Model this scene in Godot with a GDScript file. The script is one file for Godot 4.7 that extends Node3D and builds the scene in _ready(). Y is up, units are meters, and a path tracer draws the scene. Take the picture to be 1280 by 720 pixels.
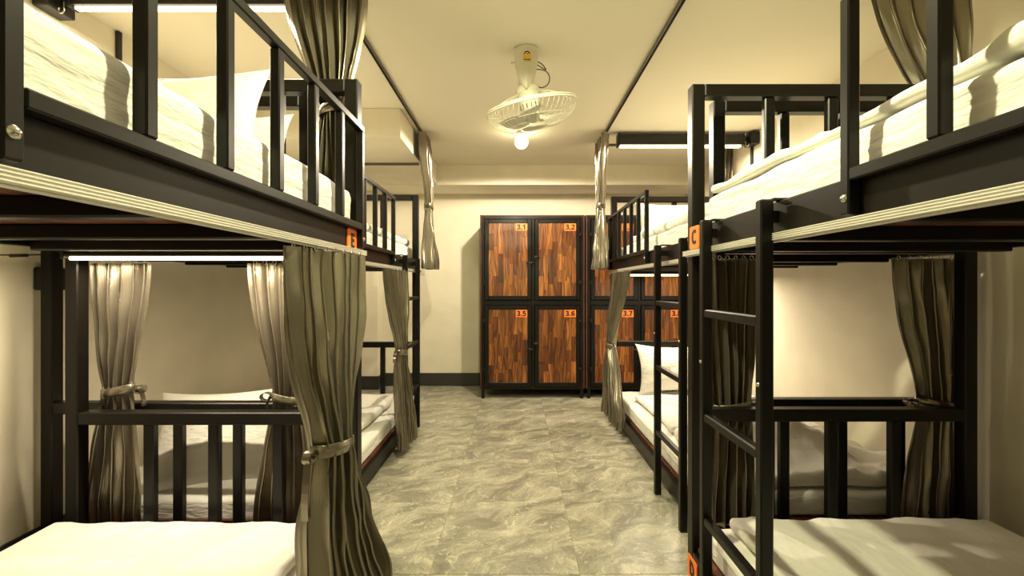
extends Node3D
# A hostel dormitory: four black steel bunk beds either side of a tiled aisle, lockers at the end.
# Room coordinates: x to the right of the camera, h above the floor, d the depth ahead of the camera (z = -d).

const CAM_H := 1.148
const FOCAL := 564.0
const CEIL := 2.42
const WALL_L := -1.99
const WALL_R := 1.975
const BACK := 5.22
const FRONT := -1.5
const T := 0.15

var M := {}
var taken := {}
var meshes := {}

func P(x: float, h: float, d: float) -> Vector3:
	return Vector3(x, h, -d)

# ---------------------------------------------------------------- nodes
func numbered(called: String) -> String:
	if not taken.has(called):
		taken[called] = 0
		return called
	taken[called] += 1
	return "%s_%03d" % [called, taken[called]]

func tag(o: Node3D, label: String, category: String, group := "") -> void:
	o.set_meta("label", label)
	o.set_meta("category", category)
	if group != "":
		o.set_meta("group", group)

func thing(called: String, label: String, category: String, at: Vector3, group := "") -> Node3D:
	var o := Node3D.new()
	o.name = numbered(called)
	add_child(o)
	o.position = at
	tag(o, label, category, group)
	return o

func obj(called: String, mesh: Mesh, mat: Material, parent: Node3D, at := Vector3.ZERO, basis := Basis.IDENTITY) -> MeshInstance3D:
	var o := MeshInstance3D.new()
	o.name = numbered(called) if parent == self else called
	o.mesh = mesh
	o.material_override = mat
	o.transform = Transform3D(basis, at)
	o.cast_shadow = GeometryInstance3D.SHADOW_CASTING_SETTING_ON
	parent.add_child(o, true)
	return o

# a part given in room coordinates under a thing that is not rotated
func part(called: String, mesh: Mesh, mat: Material, parent: Node3D, world: Vector3, basis := Basis.IDENTITY) -> MeshInstance3D:
	var off := Vector3.ZERO
	var n: Node = parent
	while n != self:
		off += (n as Node3D).position
		n = n.get_parent()
	return obj(called, mesh, mat, parent, world - off, basis)

func struct(called: String, mesh: Mesh, mat: Material, at: Vector3) -> MeshInstance3D:
	var o := obj(called, mesh, mat, self, at)
	o.set_meta("kind", "structure")
	return o

# ---------------------------------------------------------------- shapes
func quad(st: SurfaceTool, a: Vector3, b: Vector3, c: Vector3, d: Vector3, out: Vector3) -> void:
	# any order round the quad; wound so that OUT is the front
	var n := (c - a).cross(b - a)
	if n.dot(out) < 0.0:
		var t := b
		b = d
		d = t
	for v in [a, b, c, a, c, d]:
		st.add_vertex(v)

func tri(st: SurfaceTool, a: Vector3, b: Vector3, c: Vector3, out: Vector3) -> void:
	if (c - a).cross(b - a).dot(out) < 0.0:
		var t := b
		b = c
		c = t
	for v in [a, b, c]:
		st.add_vertex(v)

func add_box(st: SurfaceTool, c: Vector3, s: Vector3, bev: float) -> void:
	var h := s * 0.5
	var b := minf(bev, minf(h.x, minf(h.y, h.z)) * 0.6)
	st.set_smooth_group(-1)
	var inn := h - Vector3(b, b, b)
	for ax in 3:
		var u := (ax + 1) % 3
		var v := (ax + 2) % 3
		for sg in [-1.0, 1.0]:
			var q := []
			for k in [[-1, -1], [1, -1], [1, 1], [-1, 1]]:
				var p := Vector3.ZERO
				p[ax] = h[ax] * sg
				p[u] = inn[u] * k[0]
				p[v] = inn[v] * k[1]
				q.append(c + p)
			var o := Vector3.ZERO
			o[ax] = sg
			quad(st, q[0], q[1], q[2], q[3], o)
		if b <= 0.0:
			continue
		for su in [-1.0, 1.0]:
			for sv in [-1.0, 1.0]:
				var q2 := []
				for k in [[-1, 0], [1, 0], [1, 1], [-1, 1]]:
					var p := Vector3.ZERO
					p[ax] = inn[ax] * k[0]
					p[u] = (h[u] if k[1] == 0 else inn[u]) * su
					p[v] = (inn[v] if k[1] == 0 else h[v]) * sv
					q2.append(c + p)
				var o2 := Vector3.ZERO
				o2[u] = su
				o2[v] = sv
				quad(st, q2[0], q2[1], q2[2], q2[3], o2)
	if b > 0.0:
		for sx in [-1.0, 1.0]:
			for sy in [-1.0, 1.0]:
				for sz in [-1.0, 1.0]:
					tri(st, c + Vector3(h.x * sx, inn.y * sy, inn.z * sz), c + Vector3(inn.x * sx, h.y * sy, inn.z * sz), c + Vector3(inn.x * sx, inn.y * sy, h.z * sz), Vector3(sx, sy, sz))

func start() -> SurfaceTool:
	var st := SurfaceTool.new()
	st.begin(Mesh.PRIMITIVE_TRIANGLES)
	return st

func done(st: SurfaceTool) -> ArrayMesh:
	st.generate_normals()
	return st.commit()

func box(s: Vector3, bev := 0.004) -> ArrayMesh:
	var key := "%.4f %.4f %.4f %.4f" % [s.x, s.y, s.z, bev]
	if not meshes.has(key):
		var st := start()
		add_box(st, Vector3.ZERO, s, bev)
		meshes[key] = done(st)
	return meshes[key]

# box from room ranges
func bar(called: String, mat: Material, parent: Node3D, x0: float, x1: float, h0: float, h1: float, d0: float, d1: float, bev := 0.004) -> MeshInstance3D:
	return part(called, box(Vector3(absf(x1 - x0), absf(h1 - h0), absf(d1 - d0)), bev), mat, parent, P((x0 + x1) / 2, (h0 + h1) / 2, (d0 + d1) / 2))

func add_tube(st: SurfaceTool, pts: Array, r: float, sides := 8, closed := false) -> void:
	st.set_smooth_group(0)
	var n := pts.size()
	var rings := []
	var up := Vector3.UP
	for i in n:
		var a: Vector3 = pts[(i - 1 + n) % n] if (closed or i > 0) else pts[i]
		var b: Vector3 = pts[(i + 1) % n] if (closed or i < n - 1) else pts[i]
		var t := (b - a).normalized()
		if absf(t.dot(up)) > 0.98:
			up = Vector3.RIGHT if absf(t.x) < 0.9 else Vector3.BACK
		var s := t.cross(up).normalized()
		up = s.cross(t).normalized()
		var ring := []
		for k in sides:
			var an := TAU * k / sides
			ring.append((pts[i] as Vector3) + (s * cos(an) + up * sin(an)) * r)
		rings.append(ring)
	var m := n if closed else n - 1
	for i in m:
		var j := (i + 1) % n
		for k in sides:
			var k2 := (k + 1) % sides
			var mid: Vector3 = (rings[i][k] + rings[i][k2]) * 0.5 - (pts[i] as Vector3)
			quad(st, rings[i][k], rings[i][k2], rings[j][k2], rings[j][k], mid)
	if not closed:
		for e in [0, n - 1]:
			var o: Vector3 = (pts[0] as Vector3) - (pts[1] as Vector3) if e == 0 else (pts[n - 1] as Vector3) - (pts[n - 2] as Vector3)
			for k in sides:
				tri(st, pts[e], rings[e][k], rings[e][(k + 1) % sides], o)

func tube(pts: Array, r: float, sides := 8, closed := false) -> ArrayMesh:
	var st := start()
	add_tube(st, pts, r, sides, closed)
	return done(st)

# profile: Array of Vector2(radius, y), turned about Y
func add_lathe(st: SurfaceTool, prof: Array, sides := 24, smooth := true) -> void:
	st.set_smooth_group(0 if smooth else -1)
	for i in prof.size() - 1:
		var a: Vector2 = prof[i]
		var b: Vector2 = prof[i + 1]
		for k in sides:
			var t0 := TAU * k / sides
			var t1 := TAU * (k + 1) / sides if k < sides - 1 else 0.0
			var p0 := Vector3(a.x * cos(t0), a.y, a.x * sin(t0))
			var p1 := Vector3(a.x * cos(t1), a.y, a.x * sin(t1))
			var q0 := Vector3(b.x * cos(t0), b.y, b.x * sin(t0))
			var q1 := Vector3(b.x * cos(t1), b.y, b.x * sin(t1))
			var e := b - a
			var tm := (t0 + TAU * (k + 0.5) / sides) * 0.5 + TAU * 0.25 / sides * 0.0
			var dirv := Vector3(cos(TAU * (k + 0.5) / sides), 0, sin(TAU * (k + 0.5) / sides))
			var o := dirv * e.y + Vector3.UP * (-e.x)
			if a.x > 0.00001:
				tri(st, p0, p1, q1 if b.x > 0.00001 else q0, o)
			if b.x > 0.00001:
				tri(st, p0, q1, q0, o)

func lathe(prof: Array, sides := 24, smooth := true) -> ArrayMesh:
	var st := start()
	add_lathe(st, prof, sides, smooth)
	return done(st)

# flat outline (x, y) given thickness along z
func plate(outline: PackedVector2Array, th: float) -> ArrayMesh:
	var st := start()
	st.set_smooth_group(-1)
	var ids := Geometry2D.triangulate_polygon(outline)
	for sg in [-1.0, 1.0]:
		for i in range(0, ids.size(), 3):
			var v := []
			for k in 3:
				var q := outline[ids[i + k]]
				v.append(Vector3(q.x, q.y, th / 2 * sg))
			tri(st, v[0], v[1], v[2], Vector3(0, 0, sg))
	var area := 0.0
	for i in outline.size():
		area += outline[i].cross(outline[(i + 1) % outline.size()])
	for i in outline.size():
		var a := outline[i]
		var b := outline[(i + 1) % outline.size()]
		var nrm := Vector2(b.y - a.y, a.x - b.x) * signf(area)
		quad(st, Vector3(a.x, a.y, -th / 2), Vector3(b.x, b.y, -th / 2), Vector3(b.x, b.y, th / 2), Vector3(a.x, a.y, th / 2), Vector3(nrm.x, nrm.y, 0))
	return done(st)

func round_rect(w: float, h: float, r: float) -> PackedVector2Array:
	var o := PackedVector2Array()
	for c in 4:
		var cx := (w / 2 - r) * (1.0 if c == 0 or c == 3 else -1.0)
		var cy := (h / 2 - r) * (1.0 if c < 2 else -1.0)
		for k in 5:
			var an := PI / 2 * c + PI / 2 * k / 4.0
			o.append(Vector2(cx + cos(an) * r, cy + sin(an) * r))
	return o

func lettering(txt: String, size: float, mat: Material) -> ArrayMesh:
	var f := SystemFont.new()
	f.font_names = PackedStringArray(["Droid Sans"])
	f.font_weight = 700
	var t := TextMesh.new()
	t.text = txt
	t.font = f
	t.font_size = 64
	t.pixel_size = size / 64.0
	t.depth = 0.0016
	t.curve_step = 4.0
	# heavier strokes: the same letters laid a little to each side
	var st := start()
	var e := size * 0.022
	for o in [Vector3(-e, 0, 0), Vector3(e, 0, 0.00006), Vector3(0, -e, 0.00012), Vector3(0, e, 0.00018)]:
		for n in t.get_surface_count():
			st.append_from(t, n, Transform3D(Basis.IDENTITY, o))
	return st.commit()

# rounded, slightly wrinkled cushion-like block. WARP moves each point.
func ticks(half: float, r: float, n: int) -> Array:
	var a := []
	for k in 4:
		a.append(-half + r * (1.0 - tan(PI / 4 * (1.0 - k / 4.0))))
	for k in n + 1:
		a.append(lerpf(-half + r, half - r, float(k) / n))
	for k in range(1, 5):
		a.append(half - r * (1.0 - tan(PI / 4 * k / 4.0)))
	a[0] = -half
	a[a.size() - 1] = half
	return a

func soft_box(s: Vector3, r: float, cuts: Vector3i, warp: Callable) -> ArrayMesh:
	var h := s * 0.5
	var tk := [ticks(h.x, r, cuts.x), ticks(h.y, r, cuts.y), ticks(h.z, r, cuts.z)]
	var st := start()
	st.set_smooth_group(0)
	for ax in 3:
		var u := (ax + 1) % 3
		var v := (ax + 2) % 3
		var tu: Array = tk[u]
		var tv: Array = tk[v]
		for sg in [-1.0, 1.0]:
			var grid := []
			for i in tu.size():
				var row := []
				for j in tv.size():
					var p := Vector3.ZERO
					p[ax] = h[ax] * sg
					p[u] = tu[i]
					p[v] = tv[j]
					var inn := p.clamp(-(h - Vector3(r, r, r)), h - Vector3(r, r, r))
					var n := (p - inn).normalized()
					row.append(warp.call(inn + n * r, n))
				grid.append(row)
			var o := Vector3.ZERO
			o[ax] = sg
			for i in tu.size() - 1:
				for j in tv.size() - 1:
					quad(st, grid[i][j], grid[i + 1][j], grid[i + 1][j + 1], grid[i][j + 1], o)
	return done(st)

func noise(sd: int, freq: float, oct := 3) -> FastNoiseLite:
	var n := FastNoiseLite.new()
	n.seed = sd
	n.noise_type = FastNoiseLite.TYPE_SIMPLEX_SMOOTH
	n.frequency = freq
	n.fractal_octaves = oct
	return n

# ---------------------------------------------------------------- textures and materials
func tex(im: Image) -> ImageTexture:
	im.generate_mipmaps()
	return ImageTexture.create_from_image(im)

func stone_image(size: int) -> Image:
	var im := Image.create(size, size, false, Image.FORMAT_RGB8)
	var a := noise(11, 1.0, 4)
	var b := noise(23, 1.0, 3)
	var c := noise(37, 1.0, 2)
	var fine := noise(53, 1.0, 3)
	var half := size / 2
	var dark := Color(0.49, 0.485, 0.455)
	var mid := Color(0.625, 0.62, 0.58)
	var light := Color(0.755, 0.745, 0.70)
	var vein := Color(0.88, 0.87, 0.82)
	a.fractal_octaves = 6
	a.fractal_gain = 0.66
	b.fractal_octaves = 5
	fine.fractal_octaves = 4
	fine.fractal_gain = 0.6
	for y in size:
		for x in size:
			var q := Vector2(x % half, y % half) / half
			var sh := Vector2(x / half, y / half) * 17.3
			var r := q.rotated(0.62) + sh
			var w := Vector2(b.get_noise_2d(r.x * 1.6, r.y * 1.6), b.get_noise_2d(r.x * 1.6 + 40.0, r.y * 1.6)) * 0.15
			r += w
			var cloud := a.get_noise_2d(r.x * 1.5, r.y * 4.2)
			var patch := c.get_noise_2d(r.x * 1.1 + 20.0, r.y * 2.6)
			var g := fine.get_noise_2d(q.x * 60.0 + sh.x, q.y * 60.0)
			var band := pow(1.0 - absf(c.get_noise_2d(r.x * 0.8, r.y * 2.9 + 5.0)), 9.0)
			var t := clampf(0.37 + cloud * 0.85 + patch * 0.22 + g * 0.30 + band * 0.32, 0.0, 1.0)
			var col := dark.lerp(mid, t * 2.0) if t < 0.5 else mid.lerp(light, t * 2.0 - 1.0)
			var pres := clampf(0.25 + 2.2 * c.get_noise_2d(r.x * 2.0 + 70.0, r.y * 3.0), 0.0, 1.0)
			var v2 := pow(1.0 - absf(b.get_noise_2d(r.x * 3.4 + 9.0, r.y * 4.6)), 44.0)
			var v3 := pow(1.0 - absf(fine.get_noise_2d(r.x * 5.5 + 31.0, r.y * 8.0)), 46.0)
			col = col.lerp(vein, clampf(v2 * 0.95 * pres + v3 * 0.8 * (1.0 - pres), 0.0, 0.85))
			var d1 := pow(1.0 - absf(a.get_noise_2d(r.x * 1.3 + 33.0, r.y * 5.0)), 34.0)
			col = col.lerp(dark * 0.85, d1 * 0.35 * (1.0 - band))
			im.set_pixel(x, y, col)
	return im

func wood_image(size: int) -> Image:
	var im := Image.create(size, size, false, Image.FORMAT_RGB8)
	var a := noise(5, 1.0, 3)
	var b := noise(9, 1.0, 4)
	for y in size:
		for x in size:
			var u := float(x) / size
			var v := float(y) / size
			var g := a.get_noise_2d(u * 26.0 + 1.5 * a.get_noise_2d(u * 3.0, v * 2.0), v * 1.7)
			var f := b.get_noise_2d(u * 110.0, v * 5.0)
			var k := clampf(0.80 + g * 0.45 + f * 0.22, 0.25, 1.0)
			im.set_pixel(x, y, Color(k, k * (0.90 + 0.1 * k), k * (0.82 + 0.18 * k)))
	return im

func noise_tex(freq: float, lo: Color, hi: Color, sd: int, size := 512) -> NoiseTexture2D:
	var t := NoiseTexture2D.new()
	t.width = size
	t.height = size
	t.seamless = true
	t.noise = noise(sd, freq, 4)
	var g := Gradient.new()
	g.set_color(0, lo)
	g.set_color(1, hi)
	t.color_ramp = g
	return t

func plain(col: Color, rough: float, metal := 0.0) -> StandardMaterial3D:
	var m := StandardMaterial3D.new()
	m.albedo_color = col
	m.roughness = rough
	m.metallic = metal
	return m

func glow(col: Color, e: float) -> StandardMaterial3D:
	var m := plain(Color(0.95, 0.94, 0.9), 0.5)
	m.emission_enabled = true
	m.emission = col
	m.emission_energy_multiplier = e
	return m

func weave_image(size: int) -> Image:
	# fine vertical slubs of a satin weave, used as relief
	var im := Image.create(size, size, false, Image.FORMAT_RGB8)
	var a := noise(71, 1.0, 3)
	for y in size:
		for x in size:
			var k := clampf(0.5 + 0.5 * a.get_noise_2d(x * 0.9, y * 0.035), 0.0, 1.0)
			im.set_pixel(x, y, Color(k, k, k))
	return im

func make_materials() -> void:
	var m := plain(Color(0.93, 0.90, 0.82), 0.75)
	m.albedo_texture = noise_tex(0.012, Color(0.955, 0.955, 0.95), Color(1, 1, 1), 3)
	m.uv1_triplanar = true
	m.uv1_world_triplanar = true
	m.uv1_scale = Vector3(0.5, 0.5, 0.5)
	m.heightmap_enabled = true
	m.heightmap_texture = noise_tex(0.05, Color(0.3, 0.3, 0.3), Color(0.7, 0.7, 0.7), 4)
	m.heightmap_scale = 0.06
	M.wall = m
	M.ceiling = plain(Color(0.93, 0.905, 0.83), 0.8)
	M.skirting = plain(Color(0.20, 0.195, 0.19), 0.35)
	M.grout = plain(Color(0.60, 0.56, 0.48), 0.8)
	m = plain(Color(1.0, 0.99, 0.94), 0.30)
	m.albedo_texture = tex(stone_image(1024))
	M.tile = m
	m = plain(Color(0.062, 0.052, 0.038), 0.36)
	m.metallic_specular = 0.36
	M.steel = m
	m = plain(Color(0.52, 0.29, 0.19), 0.6)
	var wood := tex(wood_image(512))
	m.albedo_texture = wood
	m.uv1_triplanar = true
	m.uv1_scale = Vector3(1.0, 1.0, 1.0)
	M.ply = m
	M.alu = plain(Color(0.88, 0.87, 0.83), 0.35, 0.45)
	M.rail = plain(Color(0.42, 0.41, 0.39), 0.35, 0.7)
	M.chrome = plain(Color(0.85, 0.85, 0.83), 0.15, 1.0)
	M.orange = plain(Color(0.98, 0.50, 0.19), 0.45)
	M.ink = plain(Color(0.05, 0.03, 0.02), 0.6)
	M.black_plastic = plain(Color(0.055, 0.05, 0.045), 0.45)
	M.white_plastic = plain(Color(0.83, 0.81, 0.73), 0.35)
	M.wire_white = plain(Color(0.86, 0.84, 0.76), 0.4)
	var blade := plain(Color(0.80, 0.79, 0.74), 0.4)
	M.blade = blade
	M.yellow = plain(Color(0.93, 0.72, 0.12), 0.5)
	M.red = plain(Color(0.75, 0.12, 0.10), 0.5)
	M.staves = []
	for c in [Color(0.58, 0.355, 0.15), Color(0.51, 0.30, 0.12), Color(0.65, 0.41, 0.18), Color(0.44, 0.245, 0.10), Color(0.55, 0.33, 0.135), Color(0.38, 0.205, 0.085)]:
		m = plain(c, 0.38)
		m.albedo_texture = wood
		M.staves.append(m)
	m = plain(Color(0.33, 0.14, 0.07), 0.55)
	m.albedo_texture = wood
	m.uv1_triplanar = true
	M.locker_wood = m
	# satin curtain cloth, silvery taupe
	m = plain(Color(0.53, 0.50, 0.44), 0.25, 0.76)
	m.heightmap_enabled = true
	m.heightmap_texture = tex(weave_image(256))
	m.heightmap_scale = 0.04
	m.rim_enabled = true
	m.rim = 0.25
	m.rim_tint = 0.6
	M.satin = m
	m = plain(Color(0.88, 0.87, 0.835), 0.85)
	m.rim_enabled = true
	m.rim = 0.2
	m.uv1_triplanar = true
	m.heightmap_enabled = true
	m.heightmap_texture = noise_tex(0.02, Color(0.2, 0.2, 0.2), Color(0.8, 0.8, 0.8), 14)
	m.uv1_scale = Vector3(1.6, 4.0, 0.9)
	m.heightmap_scale = 0.5
	M.sheet = m
	M.duvet = m
	M.led = glow(Color(1.0, 0.92, 0.72), 6.0)
	M.bulb = glow(Color(1.0, 0.93, 0.74), 14.0)

# ---------------------------------------------------------------- lights
func area(parent: Node3D, at: Vector3, size: Vector2, e: float, col: Color, basis: Basis) -> void:
	var l := AreaLight3D.new()
	l.name = "lamp_light"
	l.area_size = size
	l.light_energy = e
	l.light_color = col
	l.area_range = 12.0
	l.area_attenuation = 2.0
	l.shadow_enabled = true
	parent.add_child(l, true)
	l.position = at
	l.basis = basis

const LAMP_COL := Color(1.0, 0.93, 0.80)

func ceiling_bulb(x: float, d: float, e: float, col: Color, label: String) -> void:
	var t := thing("ceiling_bulb", label, "light bulb", P(x, CEIL, d), "bare bulbs on the ceiling")
	obj("holder", lathe([Vector2(0.0, -0.034), Vector2(0.022, -0.034), Vector2(0.03, -0.022), Vector2(0.042, -0.004), Vector2(0.042, 0.0), Vector2(0.0, 0.0)], 24), M.white_plastic, t)
	var prof := []
	for i in 15:
		var an := -PI / 2 + (PI * 0.5 + 1.18) * i / 14.0
		prof.append(Vector2(0.054 * cos(an) if i > 0 else 0.0, -0.090 + 0.054 * sin(an)))
	obj("bulb", lathe(prof, 28), M.bulb, t)
	# the bulb's opaque base lets light out over the lower half only
	var l := SpotLight3D.new()
	l.name = "bulb_light"
	l.light_energy = e
	l.light_color = col
	l.light_size = 0.03
	l.spot_range = 14.0
	l.spot_attenuation = 2.0
	l.spot_angle = 88.0
	l.spot_angle_attenuation = 0.15
	l.rotation = Vector3(-PI / 2, 0, 0)
	l.shadow_enabled = true
	t.add_child(l)
	l.position = Vector3(0, -0.090, 0)

# a bed lamp: dark channel reaching from the wall towards the aisle, LED diffuser on its underside
func bed_lamp(label: String, x0: float, x1: float, h: float, hh: float, d: float, dd: float, e: float) -> Node3D:
	var xm := (x0 + x1) / 2
	var ln := absf(x1 - x0)
	var t := thing("bed_lamp", label, "lamp", P(xm, h, d), "bed lamps")
	var st := start()
	var w := dd / 2
	# channel profile (z, y) swept along x
	var prof := [Vector2(-w, 0.008), Vector2(-w, hh * 0.8), Vector2(-w * 0.7, hh), Vector2(w * 0.7, hh), Vector2(w, hh * 0.8), Vector2(w, 0.008)]
	st.set_smooth_group(-1)
	for i in prof.size():
		var a: Vector2 = prof[i]
		var b: Vector2 = prof[(i + 1) % prof.size()]
		var mid := (a + b) * 0.5 - Vector2(0, hh * 0.5)
		quad(st, Vector3(-ln / 2, a.y, a.x), Vector3(-ln / 2, b.y, b.x), Vector3(ln / 2, b.y, b.x), Vector3(ln / 2, a.y, a.x), Vector3(0, mid.y, mid.x))
	obj("housing", done(st), M.black_plastic, t)
	for sg in [-1.0, 1.0]:
		obj("end_cap", box(Vector3(0.012, hh + 0.006, dd + 0.006), 0.003), M.black_plastic, t, Vector3(sg * (ln / 2 + 0.004), hh * 0.5 + 0.001, 0))
	obj("diffuser", box(Vector3(ln - 0.02, 0.014, dd * 0.55), 0.004), M.led, t, Vector3(0, 0.001, 0))
	area(t, Vector3(0, -0.016, 0), Vector2(ln - 0.06, dd * 0.7), e, LAMP_COL, Basis(Vector3.RIGHT, -PI / 2))
	return t

# ---------------------------------------------------------------- room
func tile_mesh(x0: float, x1: float, z0: float, z1: float, ox: float, oz: float, variant: int, flip: bool) -> ArrayMesh:
	# top face at y = 0 with a small chamfer; uv by the place inside the 0.6 m tile
	var st := start()
	st.set_smooth_group(-1)
	var b := 0.0014
	var th := 0.010
	var us := Vector2(variant % 2, variant / 2) * 0.5
	var put := func(p: Vector3):
		var q := Vector2((p.x + ox) / 0.6, (p.z + oz) / 0.6)
		if flip:
			q = Vector2(1, 1) - q
		st.set_uv(us + q.clamp(Vector2(0.004, 0.004), Vector2(0.996, 0.996)) * 0.5)
		st.add_vertex(p)
	var ring := func(x: float, y: float, z: float) -> Array:
		return [Vector3(-x, y, -z), Vector3(x, y, -z), Vector3(x, y, z), Vector3(-x, y, z)]
	var hx := (x1 - x0) / 2
	var hz := (z1 - z0) / 2
	var top: Array = ring.call(hx - b, 0.0, hz - b)
	var edge: Array = ring.call(hx, -b, hz)
	var low: Array = ring.call(hx, -th, hz)
	for i in [0, 1, 2, 0, 2, 3]:
		put.call(top[i])
	for k in 4:
		var k2 := (k + 1) % 4
		for pair in [[top, edge], [edge, low]]:
			for v in [pair[0][k], pair[1][k], pair[1][k2], pair[0][k], pair[1][k2], pair[0][k2]]:
				put.call(v)
	return done(st)

func build_room() -> void:
	var w := WALL_R - WALL_L
	var ln := BACK - FRONT
	var xm := (WALL_L + WALL_R) / 2
	var dm := (BACK + FRONT) / 2
	var fl := struct("floor", box(Vector3(w + 2 * T, 0.15, ln + 2 * T), 0.0), M.grout, P(xm, -0.075 - 0.0022, dm))
	# tiles: joints at x = -0.345 + 0.6 k and d = 0.6 k
	var cache := {}
	var rng := RandomNumberGenerator.new()
	rng.seed = 5
	var g := 0.0013
	for i in range(-4, 5):
		for j in range(-3, 9):
			var x0 := maxf(-0.345 + 0.6 * i, WALL_L)
			var x1 := minf(-0.345 + 0.6 * (i + 1), WALL_R)
			var d0 := maxf(0.6 * j, FRONT)
			var d1 := minf(0.6 * (j + 1), BACK)
			var variant := rng.randi() % 4
			var flip := rng.randf() < 0.35
			if x1 - x0 < 0.01 or d1 - d0 < 0.01:
				continue
			var key := "%d %s %.3f %.3f" % [variant, flip, x1 - x0, d1 - d0]
			if not cache.has(key):
				cache[key] = tile_mesh(x0 + g, x1 - g, -d1 + g, -d0 - g, (x1 - x0) / 2, (d1 - d0) / 2, variant, flip)
			part("tile", cache[key], M.tile, fl, P((x0 + x1) / 2, 0, (d0 + d1) / 2))
	struct("ceiling", box(Vector3(w + 2 * T, T, ln + 2 * T), 0.0), M.ceiling, P(xm, CEIL + T / 2, dm))
	struct("wall_left", box(Vector3(T, CEIL, ln + 2 * T), 0.0), M.wall, P(WALL_L - T / 2, CEIL / 2, dm))
	struct("wall_right", box(Vector3(T, CEIL, ln + 2 * T), 0.0), M.wall, P(WALL_R + T / 2, CEIL / 2, dm))
	struct("wall_back", box(Vector3(w, CEIL, T), 0.0), M.wall, P(xm, CEIL / 2, BACK + T / 2))
	struct("wall_front", box(Vector3(w, CEIL, T), 0.0), M.wall, P(xm, CEIL / 2, FRONT - T / 2))
	# dropped beam across the back, bulkhead along the left wall, pilaster in the corner
	struct("trim_1", box(Vector3(w, CEIL - 2.212, BACK - 4.725), 0.003), M.wall, P(xm, (CEIL + 2.212) / 2, (BACK + 4.725) / 2))
	struct("trim_2", box(Vector3(-0.825 - WALL_L, CEIL - 2.214, 4.725 - 3.22), 0.003), M.wall, P((WALL_L - 0.825) / 2, (CEIL + 2.214) / 2, (4.725 + 3.22) / 2))
	struct("trim_3", box(Vector3(-1.54 - WALL_L, 2.212, BACK - 5.03), 0.003), M.wall, P((WALL_L - 1.54) / 2, 1.106, (BACK + 5.03) / 2))
	struct("baseboard_back", box(Vector3(WALL_R + 1.54, 0.148, 0.014), 0.003), M.skirting, P((WALL_R - 1.54) / 2, 0.074, BACK - 0.007))
	struct("baseboard_pilaster", box(Vector3(-1.526 - WALL_L, 0.148, BACK - 5.016), 0.003), M.skirting, P((WALL_L - 1.526) / 2, 0.074, (BACK + 5.016) / 2))
	struct("baseboard_left", box(Vector3(0.012, 0.148, 5.016 - FRONT), 0.003), M.skirting, P(WALL_L + 0.006, 0.074, (5.016 + FRONT) / 2))
	struct("baseboard_right", box(Vector3(0.012, 0.148, BACK - 0.014 - FRONT), 0.003), M.skirting, P(WALL_R - 0.006, 0.074, (BACK - 0.014 + FRONT) / 2))

# ---------------------------------------------------------------- bunk beds
const POST := 0.05
const BW := 1.11

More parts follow.
